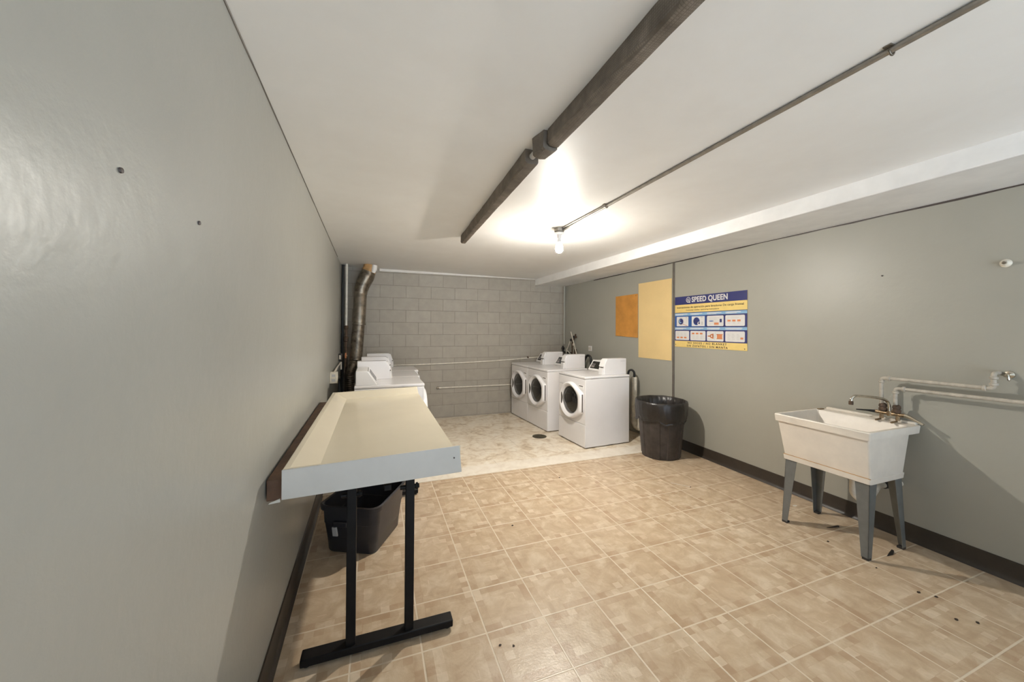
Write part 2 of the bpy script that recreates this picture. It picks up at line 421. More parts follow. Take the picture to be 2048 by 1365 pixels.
# conduit along the ceiling
def ceil_path(x0, y0, x1, y1, d, n=12):
    return [(x0+(x1-x0)*k/n, y0+(y1-y0)*k/n, cz(x0+(x1-x0)*k/n, y0+(y1-y0)*k/n)-d) for k in range(n+1)]
cond = thing('ceiling_conduit', 'grey steel conduit strapped along the white ceiling towards the bulb', 'conduit', (1.72, 1.5, 2.57))
def local(root, pts):
    l = root.location; return [(p[0]-l.x, p[1]-l.y, p[2]-l.z) for p in pts]
MB().mat(M['concrete_conduit']).tube(local(cond, ceil_path(1.738, 3.20, 1.735, 2.5, .013, 4) + ceil_path(1.735, 2.45, 1.722, YR, .013, 14)), .0115, 12).build('pipe', cond)
for y in (2.5, .76, -.9):
    zz = cz(1.735, y)
    MB().mat(M['galv']).box((1.705-1.72, y-.012-1.5, zz-.006-2.57), (1.765-1.72, y+.012-1.5, zz+.001-2.57)).tube(local(cond, [(1.735+.015*cos(a), y, zz-.013+.015*sin(a)) for a in [pi*k/8 for k in range(8, 17)]]), .004, 6).build('strap', cond, bevel=.001)
cab = tag(MB().mat(M['concrete_conduit']).tube(ceil_path(1.708, 3.205, 1.722, 2.49, .009, 6), .006, 8).build('electric_cable'),
          'thin grey cable beside the conduit just before the bulb', 'cable')

# insulated pipe in mesh wrap
def wrapped(name, label, y0, y1, xa0, xa1, xb0, xb1, drop, n):
    m = MB().mat(M['wrap']); R = []
    for k in range(n+1):
        t = k/n; y = y0+(y1-y0)*t; a = xa0+(xb0-xa0)*t; b = xa1+(xb1-xa1)*t; j = lambda s=.003: random.uniform(-s, s)
        zt = cz(a, y)-.001; zb = cz(a, y)-drop
        R.append([(a+j(), y, zt), (a+j(), y, zb+.012+j()), (a+.010+j(.002), y, zb+j(.002)), ((a+b)/2, y, zb-.003+j(.002)), (b-.008, y, zb+j(.002)), (b+j(), y, zb+.010), (b+j(), y, zt)])
    o = m.loft(R).build(name, smooth=25)
    return tag(o, label, 'pipe')
wrapped('lagged_pipe', 'long brown mesh-wrapped pipe run at the near end of the ceiling', 1.655, YR, .802, .866, .800, .868, .082, 34)
wrapped('lagged_pipe', 'narrow brown wrapped pipe run ending before the block wall', 1.875, 3.86, .772, .852, .848, .906, .078, 18)
el = wrapped('pipe_collar', 'short brown taped collar between the two wrapped ceiling pipes', 1.665, 1.765, .782, .858, .766, .846, .098, 3)
tag(MB().mat(M['printwhite']).tube([(.812, 1.74, 2.535), (.812, 1.90, 2.535)], .017, 16).build('bare_pipe'), 'white bare pipe end in the gap of the wrapped ceiling pipe', 'pipe')

# ------------------------------------------------------------------ washers and dryers (one kind)
D, WD, H = .735, .668, .95
def ring_outline(th, ro, flat, hh):
    """door outline: a circle with straight tangents to a flat hinge side at -y"""
    c, s_ = cos(th), sin(th)          # c along +y (handle side), s along z
    if c > -.25: return ro
    best = ro
    # polygon: tangent point -> (-flat, hh)
    y, z = c, abs(s_)
    a = math.asin(min(1, ro/math.hypot(flat, hh))); 
    cand = []
    if y < 0: cand.append(flat/(-y))
    t0 = math.atan2(hh, flat); 
    phi = math.acos(min(1, ro/math.hypot(flat, hh)))
    ang = t0+phi                      # normal direction of tangent measured from -y axis
    if math.acos(max(-1, min(1, -c))) > ang: return ro
    nx, nz = -cos(ang), sin(ang)
    dd = y*nx + z*nz
    if dd > 1e-4: cand.append(ro/dd)
    if cand: best = max(ro, min(cand))
    return best
def make_machine(name, label, group, loc, rz):
    t = thing(name, label, name.replace('_', ' '), loc, rz, group)
    x0, x1, y0, y1 = -D/2, D/2, -WD/2, WD/2
    MB().mat(M['enamel']).box((x0+.012, y0, .016), (x1, y1, .915)).build('cabinet', t, bevel=.006)
    MB().mat(M['enamel']).box((x0+.004, y0-.001, .318), (x0+.020, y1+.001, .912)).build('front_panel', t, bevel=.005)
    MB().mat(M['enamel']).box((x0+.004, y0-.001, .018), (x0+.020, y1+.001, .313)).build('kick_panel', t, bevel=.005)
    MB().mat(M['enamel']).box((x0, y0-.003, .918), (x1+.002, y1+.003, H)).build('top_panel', t, bevel=.009, seg=3)
    for sx_ in (x0+.06, x1-.06):
        for sy_ in (y0+.06, y1-.06):
            MB().mat(M['blackrub']).lathe([(.028, 0), (.028, .018)], (sx_, sy_, 0), 12).build('foot', t)
    # raised side rib lines
    # door
    cz_, cy_ = .597, -.005
    N = 72; xf = x0+.004
    prof = [(1.0, 0.0), (1.0, -.034), (.90, -.050), (.70, -.057), (.50, -.054), (.20, -.034), (.0, -.018), (.0, -.004)]
    R = []
    for q, dx in prof:
        r_ = []
        for i in range(N):
            th = 2*pi*i/N; ro = ring_outline(th, .248, .292, .125); rin = .186
            rr = rin + (ro-rin)*q
            r_.append((xf+dx, cy_+rr*cos(th), cz_+rr*sin(th)))
        R.append(r_)
    door = MB().mat(M['enamel']).loft(R, False, False).build('door', t, smooth=40)
    MB().mat(M['gasket']).lathe([(.189, -.022), (.183, -.020), (.178, -.010)], (xf, cy_, cz_), 56, False, False, 'x').build('door_gasket', door)
    MB().mat(M['glassdark']).lathe([(.181, -.010), (.17, -.016), (.13, -.026), (.09, -.032), (.045, -.0355), (.004, -.036)], (xf, cy_, cz_), 56, False, True, 'x').build('door_glass', door)['label'] = 'dark round door glass'
    # handle recess and hinge slot
    h = MB().mat(M['slot']).box((xf-.048, cy_+.190, cz_-.098), (xf-.010, cy_+.208, cz_+.098)); h.build('door_handle', door, bevel=.006)
    MB().mat(M['slot']).box((xf-.028, cy_-.2945, cz_-.118), (xf-.010, cy_-.288, cz_+.118)).build('hinge', door, bevel=.002)
    MB().mat(M['enamel2']).box((x0-.001, y0+.035, .770), (x0+.006, y0+.145, .832)).build('badge_plate', t, bevel=.004)
    MB().mat(M['slot']).box((x0-.003, y0+.045, .812), (x0+.004, y0+.135, .824)).build('badge', t, bevel=.001)
    MB().mat(M['signgrey']).box((x0+.001, y1-.12, .790), (x0+.006, y1-.03, .800)).build('maker_mark', t)
    # payment box
    bx0, bx1, by0, by1 = -.012, .358, y0+.055, y0+.170
    pr = [(bx0, H), (bx0, 1.092), (bx0+.045, 1.172), (bx1, 1.172), (bx1, H)]
    cb = MB().mat(M['enamel']).prism(pr, 'y', by0, by1).build('coin_box', t, bevel=.005)
    MB().mat(M['enamel2']).hexa([(bx0-.035, by0+.014, H+.002), (bx0, by0+.014, H+.002), (bx0, by1-.006, H+.002), (bx0-.022, by1-.006, H+.002)],
        [(bx0-.026, by0+.014, 1.045), (bx0, by0+.014, 1.045), (bx0, by1-.006, 1.045), (bx0-.014, by1-.006, 1.045)]).build('coin_chute', cb, bevel=.003)
    MB().mat(M['enamel2']).hexa([(bx0-.016, by0+.012, 1.062), (bx0+.01, by0+.012, 1.062), (bx0+.01, by1-.006, 1.062), (bx0-.016, by1-.006, 1.062)],
        [(bx0+.020, by0+.012, 1.158), (bx0+.042, by0+.012, 1.158), (bx0+.042, by1-.006, 1.158), (bx0+.020, by1-.006, 1.158)]).build('coin_plate', cb, bevel=.003)
    MB().mat(M['slot']).box((bx0-.012, by0+.03, 1.046), (bx0+.002, by1-.03, 1.061)).build('coin_return', cb)
    MB().mat(M['signgrey']).box((bx1-.10, by0-.0015, 1.135), (bx1-.02, by0+.001, 1.140)).build('coin_lock', cb)
    # slanted control console behind it
    cx0, cy0, cy1 = .135, by1+.004, y1-.020
    pr = [(cx0, H), (cx0+.010, H+.020), (cx0+.096, 1.098), (cx0+.118, 1.106), (bx1-.002, 1.106), (bx1-.002, H)]
    co = MB().mat(M['enamel2']).prism(pr, 'y', cy0, cy1).build('control_console', t, bevel=.006)
    def onslant(a, z): # point on slanted face, a = lift
        q = (z-(H+.02))/(.128); return (cx0+.010+.086*q-a*.83, z+a*.56)
    def slant_box(mat, ya, yb, za, zb, lift, nm, par):
        p = [onslant(-.004, za), onslant(lift, za), onslant(lift, zb), onslant(-.004, zb)]
        return MB().mat(mat).prism(p, 'y', ya, yb).build(nm, par, bevel=.0008)
    slant_box(M['enamel2'], cy0+.04, cy1-.004, H+.010, 1.104, .010, 'display_bezel', co); slant_box(M['display'], cy0+.10, cy1-.03, H+.034, 1.086, .012, 'display', co)
    slant_box(M['displaygrey'], cy1-.12, cy1-.045, H+.048, H+.078, .0135, 'display_label', co)
    for k in range(3): slant_box(M['displaygrey'], cy1-.115+k*.026, cy1-.097+k*.026, 1.035, 1.052, .0135, 'button', co)
    return t
wash = make_machine('washing_machine', 'white front-loading washer nearest the bin, its side panel in full view', 'front loading washers on the right', (2.932, 4.530, 0), radians(3))
dup(wash, (2.807, 5.407, 0), radians(3.5), 'middle white front-loading washer between the nearest one and the corner one', 'front loading washers on the right')
dup(wash, (2.765, 6.082, 0), radians(3.5), 'white front-loading washer touching the block wall, farthest of the three', 'front loading washers on the right')
def dup_as(name, loc, rz, label, group, cat):
    r = dup(wash, loc, rz, label, group); r.name = name; r['category'] = cat; return r
dup_as('clothes_dryer', (.164, 4.590, 0), radians(180.3), 'white dryer right behind the folding table, its slanted console facing right', 'dryers along the left wall', 'dryer')
dup_as('clothes_dryer', (.186, 5.285, 0), radians(180), 'white dryer in the middle of the row along the left wall', 'dryers along the left wall', 'dryer')
dup_as('clothes_dryer', (.245, 5.978, 0), radians(180), 'white dryer next to the block wall under the vent duct', 'dryers along the left wall', 'dryer')

# ------------------------------------------------------------------ folding table
tb = thing('folding_table', 'cream laundry folding table with raised rims on black steel legs', 'table', (0, 1.93, 0))
def ty(y): return y-1.93
ZT, ZS = .968, .915        # rim top, work surface
XL, XR, YF, YB_ = -.365, .405, 1.812, 3.80
dz = .022                  # right side stands a little higher
m = MB().mat(M['cream'])
# tray: outline rings from outer rim top to the flat surface, open on the right long side
def tz(x, z): return z + dz*(x-XL)/(XR-XL)
o1 = [(XR, ty(YF)), (XR, ty(YB_)), (XL, ty(YB_)), (XL, ty(YF))]
rim = [(XR, ty(YF)+.010), (XR-.01, ty(YB_)-.03), (XL+.03, ty(YB_)-.03), (XL+.03, ty(YF)+.010)]
inn = [(XR, ty(YF)+.03), (XR, ty(YB_)-.11), (XL+.125, ty(YB_)-.11), (XL+.125, ty(YF)+.03)]
vs = [(x, y, tz(x, ZT)) for x, y in o1] + [(x, y, tz(x, ZT)) for x, y in rim] + [(x, y, tz(x, ZS)) for x, y in inn]
vs += [(x, y, tz(x, ZT-.128)) for x, y in o1]
# top faces: front rim, back rim, left rim and slopes; right edge drops from rim corners to surface
fs = [(3,0,4,7), (1,2,6,5), (2,3,7,6), (7,4,8,11), (5,6,10,9), (6,7,11,10), (8,9,10,11)]
fs += [(12,15,14,13), (15,12,0,3), (13,14,2,1), (14,15,3,2)]
fs += [(12,13,9,8), (12,8,4,0), (13,1,5,9)]
top_o = m.add(vs, fs).build('table_top', tb, bevel=.003, smooth=20)
MB().mat(M['apron']).hexa([(XL-.002, ty(YF)-.006, tz(XL, ZT-.128)), (XR+.006, ty(YF)-.006, tz(XR, ZT-.130)), (XR+.006, ty(YF)+.001, tz(XR, ZT-.130)), (XL-.002, ty(YF)+.001, tz(XL, ZT-.128))],
    [(XL-.002, ty(YF)-.006, tz(XL, ZT-.001)), (XR-.006, ty(YF)-.006, tz(XR, ZT+.002)), (XR-.006, ty(YF)+.001, tz(XR, ZT+.002)), (XL-.002, ty(YF)+.001, tz(XL, ZT-.001))]).build('end_panel', tb, bevel=.002)['label'] = 'cream end panel tinted grey for cool light'
MB().mat(M['ink']).lathe([(.004, -.0085), (.004, -.004)], (.372, ty(YF), .935), 8, axis='y').build('screw', tb)
for y in (1.945, 3.60):
    for x in (-.098, .174):
        MB().mat(M['blackmetal']).box((x-.0215, ty(y)-.02, .045), (x+.0215, ty(y)+.02, .862)).build('leg', tb, bevel=.003)
    MB().mat(M['blackmetal']).box((-.31, ty(y)-.034, .016), (.395, ty(y)+.034, .052)).build('foot_bar', tb, bevel=.005)
    for x in (-.285, .37): MB().mat(M['blackrub']).lathe([(.016, 0), (.016, .018)], (x, ty(y), 0), 12).build('foot_pad', tb)
    MB().mat(M['blackmetal']).box((-.30, ty(y)-.02, .842), (.385, ty(y)+.02, .868)).build('bearer', tb, bevel=.003)
    for x in (-.098, .174):
        MB().mat(M['blackmetal']).lathe([(.011, -.048), (.011, .046)], (x, ty(y)+.0, .765), 10, axis='x').lathe([(.017, .030), (.017, .040)], (x, ty(y), .765), 6, axis='x').build('bolt', tb)
MB().mat(M['blackmetal']).box((.050, ty(1.965), .75), (.085, ty(3.58), .78)).build('stretcher', tb, bevel=.003)
led = tag(MB().mat(M['brown_wood']).hexa([(lx(1.85)+.006, 1.86, .820), (-.374, 1.86, .820), (-.390, 3.74, .820), (lx(3.74)+.006, 3.74, .820)],
    [(lx(1.85)+.006, 1.86, .912), (-.374, 1.86, .912), (-.390, 3.74, .895), (lx(3.74)+.006, 3.74, .895)]).build('wood_ledger', bevel=.003),
    'brown wooden board on the left wall behind the folding table', 'board')
MB().mat(M['debris_white']).hexa([(-.425, 1.852, .8105), (-.380, 1.852, .814), (-.380, 1.862, .814), (-.425, 1.862, .8105)], [(-.418, 1.854, .816), (-.382, 1.854, .828), (-.382, 1.862, .828), (-.418, 1.862, .816)]).build('torn_end', led)['label'] = 'white splintered lower corner'

# ------------------------------------------------------------------ tote under the table
tt = thing('storage_tote', 'open charcoal plastic tote on the floor under the folding table', 'tote', (-.055, 2.99, 0), radians(-27))
m = MB().mat(M['tote'])
L2, W2 = .245, .212
def tr(w, l, r, z): return rrect(-w, -l, w, l, r, z, 5)
m.loft([tr(W2-.038, L2-.042, .05, 0), tr(W2-.030, L2-.034, .055, .012), tr(W2-.016, L2-.016, .06, .205), tr(W2-.008, L2-.008, .06, .21), tr(W2-.004, L2-.004, .06, .305),
        tr(W2+.012, L2+.012, .07, .308), tr(W2+.014, L2+.014, .07, .338), tr(W2+.004, L2+.004, .065, .343), tr(W2-.006, L2-.006, .06, .338), tr(W2-.012, L2-.012, .058, .20), tr(W2-.034, L2-.038, .05, .012)], True, True)
m.build('tote_body', tt, smooth=45)
MB().mat(M['tote']).box((-.10, -L2-.012, .20), (-.00, -L2+.012, .235)).build('grip', tt, bevel=.006)
MB().mat(M['signgrey']).hexa([(-.115, -L2+.008, .125), (-.078, -L2+.008, .125), (-.078, -L2+.020, .125), (-.115, -L2+.020, .125)], [(-.118, -L2+.001, .19), (-.085, -L2+.001, .19), (-.085, -L2+.016, .19), (-.118, -L2+.016, .19)]).build('shiny_clip', tt, bevel=.003)['label'] = 'shiny pale clip'

# ------------------------------------------------------------------ utility sink on the right wall
sk = thing('utility_sink', 'stained white laundry sink on grey steel legs against the right wall', 'sink', (3.40, 1.80, 0))
def sl(x, y, z): return (x-3.40, y-1.80, z)
def srect(x0, y0, x1, y1, r, z, n=4): return [sl(*p) for p in rrect(x0, y0, x1, y1, r, z, n)]
RZ = .884
m = MB().mat(M['tub'])
m.loft([srect(3.200, 1.512, 3.590, 2.074, .012, .512), srect(3.193, 1.505, 3.600, 2.081, .014, .516), srect(3.190, 1.502, 3.604, 2.084, .014, .552), srect(3.196, 1.508, 3.600, 2.078, .014, .556),
        srect(3.157, 1.497, 3.652, 2.106, .014, .826), srect(3.143, 1.486, 3.758, 2.118, .012, .828), srect(3.138, 1.482, 3.765, 2.122, .012, .878), srect(3.142, 1.485, 3.764, 2.119, .011, RZ),
        srect(3.160, 1.508, 3.655, 2.100, .016, RZ), srect(3.166, 1.514, 3.648, 2.092, .018, RZ-.010), srect(3.215, 1.545, 3.580, 2.050, .03, .60), srect(3.25, 1.58, 3.55, 2.01, .03, .575)], True, True)
m.build('tub', sk, smooth=35)
MB().mat(M['tub']).box(sl(3.735, 1.50, RZ-.002), sl(3.768, 2.075, RZ+.020)).build('back_ledge', sk, bevel=.006)
MB().mat(M['brass']).box(sl(3.655, 2.075, RZ), sl(3.72, 2.100, RZ+.008)).build('soap_residue', sk, bevel=.004)
def leg(xt, yt, xb, yb, sxn, syn):
    """flared sheet-metal angle leg: two plates meeting at the outer corner"""
    m = MB().mat(M['steelgrey']); wt, wb, t = .085, .040, .004
    # plate facing x
    def pl(ax):
        if ax == 'x':
            q = [(xt, yt, .52), (xt, yt+syn*wt, .52), (xt+sxn*t, yt+syn*wt, .52), (xt+sxn*t, yt, .52)]
            p = [(xb, yb, .012), (xb, yb+syn*wb, .012), (xb+sxn*t, yb+syn*wb, .012), (xb+sxn*t, yb, .012)]
        else:
            q = [(xt, yt, .52), (xt+sxn*wt, yt, .52), (xt+sxn*wt, yt+syn*t, .52), (xt, yt+syn*t, .52)]
            p = [(xb, yb, .012), (xb+sxn*wb, yb, .012), (xb+sxn*wb, yb+syn*t, .012), (xb, yb+syn*t, .012)]
        m.hexa([sl(*v) for v in p], [sl(*v) for v in q])
    pl('x'); pl('y')
    o = m.build('leg', sk, smooth=20)
    MB().mat(M['steeldark']).box(sl(min(xb, xb+sxn*.036), min(yb, yb+syn*.036), 0), sl(max(xb, xb+sxn*.036), max(yb, yb+syn*.036), .016)).build('foot_pad', o)
    return o
leg(3.205, 1.516, 3.172, 1.508, 1, 1); leg(3.205, 2.070, 3.165, 2.072, 1, -1)
leg(3.592, 1.516, 3.612, 1.500, -1, 1); leg(3.592, 2.070, 3.612, 2.078, -1, -1)
# drain under the tub
dr = MB().mat(M['dirtywhite']).tube([sl(*p) for p in elbow([(3.42, 1.72, .575), (3.42, 1.72, .34), (3.46, 1.70, .295), (3.52, 1.675, .295), (3.55, 1.66, .34), (3.585, 1.645, .405), (3.785, 1.605, .41)], .02)], .021, 14).build('drain_trap', sk)
MB().mat(M['rust']).lathe([(.034, .0), (.034, .022), (.026, .03)], sl(3.42, 1.72, .460), 14).build('slip_nut', dr)
MB().mat(M['blackrub']).tube([sl(3.635, 1.635, .4065), sl(3.690, 1.624, .408)], .028, 14).build('coupling', dr)
MB().mat(M['kraft']).box(sl(3.1902, 1.505, .5540), sl(3.1968, 2.080, .5572)).build('rust_line', sk)
# faucet bolted to the back ledge
fa = MB().mat(M['brass']).tube([sl(3.705, 1.545, .945), sl(3.705, 1.715, .945)], .014, 12).tube([sl(3.705, 1.585, .90), sl(3.705, 1.585, .955)], .013, 10).tube([sl(3.705, 1.68, .90), sl(3.705, 1.68, .955)], .013, 10).tube([sl(3.705, 1.632, .93), sl(3.70, 1.632, .965)], .017, 12)
fa.tube([sl(3.69, 1.585, .895), sl(3.62, 1.585, .893)], .007, 8).tube([sl(3.69, 1.68, .895), sl(3.63, 1.68, .893)], .007, 8)
fau = fa.build('faucet', sk)
MB().mat(M['chrome']).tube([sl(*p) for p in spline([(3.700, 1.632, .955), (3.698, 1.632, 1.000), (3.685, 1.636, 1.035), (3.640, 1.645, 1.058), (3.56, 1.665, 1.072), (3.44, 1.697, 1.083), (3.405, 1.706, 1.080), (3.385, 1.712, 1.062), (3.382, 1.713, 1.040)], 6)], .010, 12).build('spout', fau)
MB().mat(M['rust']).lathe([(.0135, 0), (.0145, .004), (.0145, .024), (.010, .030)], sl(3.382, 1.713, 1.018), 14).build('aerator', fau)
MB().mat(M['chrome']).tube([sl(3.705, 1.545, .945), sl(3.703, 1.52, .940), sl(3.690, 1.44, .905)], [.016, .014, .007], 12).build('lever', fau)
MB().mat(M['blackrub']).tube([sl(3.705, 1.715, .945), sl(3.690, 1.76, .945), sl(3.66, 1.82, .942)], [.012, .008, .004], 10).build('lever', fau)
for y in (1.672, 1.592):
    MB().mat(M['rust']).lathe([(.012, 0), (.024, .006), (.026, .022), (.021, .028), (.021, .034), (.025, .038), (.023, .054), (.014, .064)], sl(3.705, y, .955), 12).build('union_nut', fau)

# supply pipes on the right wall
def pipe_thing(name, label, pts, r, mat, fit=(), cat='pipe', rr=.022):
    t = thing(name, label, cat, pts[0])
    MB().mat(mat).tube(local(t, elbow(pts, rr)), r, 14).build('pipe', t)
    for p in fit:
        MB().mat(mat).lathe([(r*1.1, -.004), (r*1.55, 0), (r*1.55, .012), (r*1.1, .016)], (p[0]-pts[0][0], p[1]-pts[0][1], p[2]-pts[0][2]), 14, axis=p[3]).build('fitting', t)
    return t
px_ = 3.703
pipe_thing('supply_pipe', 'upper cream water pipe, its riser and outer elbow above the sink', [(px_, 1.680, 1.015), (px_, 1.680, 1.213), (px_, 1.125, 1.213), (px_, 1.125, 1.312), (rx(1.12)+.01, 1.125, 1.312)], .0125, M['pipe_cream'],
    [(px_, 1.68, 1.178, 'z'), (px_, 1.628, 1.213, 'y'), (px_, 1.158, 1.213, 'y'), (px_, 1.125, 1.235, 'z'), (px_, 1.125, 1.276, 'z')])
pipe_thing('supply_pipe', 'lower cream water pipe running along the wall to the right edge', [(px_, 1.598, 1.015), (px_, 1.598, 1.142), (px_, YR+.3, 1.165)], .0125, M['pipe_cream'],
    [(px_, 1.598, 1.106, 'z'), (px_, 1.545, 1.1425, 'y')])
hb = thing('wall_fitting', 'small chrome fitting on the wall where the upper pipe enters', 'fitting', (rx(1.1), 1.085, 1.305))
MB().mat(M['chrome']).lathe([(.024, -.004), (.022, -.010), (.010, -.016), (.010, -.035)], (0, 0, 0), 16, axis='x').build('escutcheon', hb)
MB().mat(M['chrome']).tube([(-.030, 0, 0), (-.034, -.004, -.03), (-.030, -.006, -.034)], .008, 10).build('stub', hb)

# hook high on the right wall
hk = thing('wall_hook', 'small white porcelain hook high on the right wall', 'hook', (rx(1.10), 1.10, 2.017))
MB().mat(M['dirtywhite']).lathe([(.026, .003), (.026, -.008), (.020, -.012), (.014, -.022), (.014, -.032)], (0,0,0), 18, axis='x').build('base', hk)
MB().mat(M['galv']).tube([(-.03, 0, 0), (-.052, -.004, .002)], [.010, .006], 10).build('screw_eye', hk)

# ------------------------------------------------------------------ boards and sign on the right wall
def kw(y, off=0.0): return rx(y) - off
tag(MB().mat(M['yellow']).hexa([(kw(3.965)-.007, 3.965, 1.151), (kw(3.965)-.001, 3.965, 1.151), (kw(4.555)-.001, 4.555, 1.156), (kw(4.555)-.007, 4.555, 1.156)],
    [(kw(3.965)-.007, 3.967, 2.285), (kw(3.965)-.001, 3.967, 2.285), (kw(4.558)-.001, 4.558, 2.273), (kw(4.558)-.007, 4.558, 2.273)]).build('poster_board', smooth=0),
    'tall plain pale yellow board on the wall beside the batten', 'board')
ob = tag(MB().mat(M['orange']).hexa([(kw(4.57)-.016, 4.570, 1.452), (kw(4.57)-.001, 4.570, 1.452), (kw(5.033)-.001, 5.033, 1.472), (kw(5.033)-.016, 5.033, 1.472)],
    [(kw(4.57)-.016, 4.575, 2.122), (kw(4.57)-.001, 4.575, 2.122), (kw(5.036)-.001, 5.036, 2.111), (kw(5.036)-.016, 5.036, 2.111)]).build('hardboard_panel', bevel=.003),
    'orange hardboard panel left of the yellow board', 'board')
MB().mat(M['ink']).lathe([(.006, -.0185), (.006, -.015)], (kw(4.60)-.0, 4.60, 2.095), 8, axis='x').build('screw', ob)

SGN_W, SGN_H = 1.045, .668
sg = thing('instruction_sign', 'blue and yellow washer instruction sign on the wall right of the batten', 'sign', (rx(3.905)-.0015, 3.905, 1.349))
e1 = Vector((-.0125, -1, 0)).normalized(); e2 = Vector((0, 0, 1)); e3 = e1.cross(e2)
sg.rotation_euler = Matrix((e1, e2, e3)).transposed().to_euler()
def rct(m, mat, x0, y0, x1, y1, z): return m.mat(mat).box((x0, y0, z-.0006), (x1, y1, z))
def disc(m, mat, x, y, r, z, n=28): return m.mat(mat).lathe([(r, z-.0006), (r, z)], (x, y, 0), n)
def text_mesh(txt, size, cx, cy, z, mat, parent, name, wfit=None, bold=.0, spacing=1.0, align='CENTER'):
    cu = bpy.data.curves.new(name, 'FONT'); cu.body = txt; cu.size = size; cu.align_x = align; cu.align_y = 'CENTER'
    cu.extrude = .0004; cu.offset = bold; cu.space_character = spacing; cu.resolution_u = 8
    o = bpy.data.objects.new(name, cu); COL.objects.link(o); bpy.context.view_layer.update()
    me = bpy.data.meshes.new_from_object(o.evaluated_get(bpy.context.evaluated_depsgraph_get()))
    bpy.data.objects.remove(o); bpy.data.curves.remove(cu)
    if wfit:
        xs = [v.co.x for v in me.vertices]; k = wfit/(max(xs)-min(xs))
        for v in me.vertices: v.co.x *= k
    me.materials.clear(); me.materials.append(mat)
    r = bpy.data.objects.new(name, me); COL.objects.link(r); r.location = (cx, cy, z); r.parent = parent
    return r
MB().mat(M['signyellow']).box((0, 0, 0), (SGN_W, SGN_H, .004)).build('board', sg, bevel=.001, seg=1)
zz = .0046
hd = rct(MB(), M['navy'], 0, .560, SGN_W, SGN_H, zz).build('header_band', sg)
text_mesh('SPEED QUEEN', .092, .545, .614, zz+.0004, M['printwhite'], hd, 'lettering', wfit=.520, bold=.0028, spacing=1.06)
m = MB(); disc(m, M['printwhite'], .228, .618, .036, zz+.0006); m.mat(M['printwhite']).hexa([(.232, .588, zz), (.246, .578, zz), (.262, .580, zz), (.248, .602, zz)], [(.232, .588, zz+.0006), (.246, .578, zz+.0006), (.262, .580, zz+.0006), (.248, .602, zz+.0006)])
disc(m, M['navy'], .228, .620, .027, zz+.0010); disc(m, M['printwhite'], .228, .617, .017, zz+.0014); disc(m, M['navy'], .232, .622, .008, zz+.0018)
m.mat(M['navy']).box((.222, .600, zz+.0012), (.229, .614, zz+.0018))
m.build('emblem', hd)
text_mesh('Instrucciones de operación para lavadoras De carga frontal', .034, .520, .522, .0044, M['ink'], sg, 'lettering', wfit=.965, bold=.0003)
text_mesh('Customer washer operating instructions', .022, .440, .484, .0044, M['ink'], sg, 'lettering', wfit=.50, bold=.0001)
text_mesh('NO SHOES / NO BLANKET', .034, .505, .059, .0044, M['ink'], sg, 'lettering', wfit=.57, bold=.0006, spacing=1.3)
text_mesh('SIN ZAPATOS / SIN MANTA', .034, .505, .021, .0044, M['ink'], sg, 'lettering', wfit=.60, bold=.0006, spacing=1.3)
fld = rct(MB(), M['navy'], 0, .082, SGN_W, .455, zz).build('instruction_field', sg)
m = MB(); rct(m, M['signblue'], 0, .268, .50, .440, zz+.0004); m.build('blue_panel', fld)
cols = [(.012, .245), (.265, .500), (.520, .752), (.775, 1.018)]
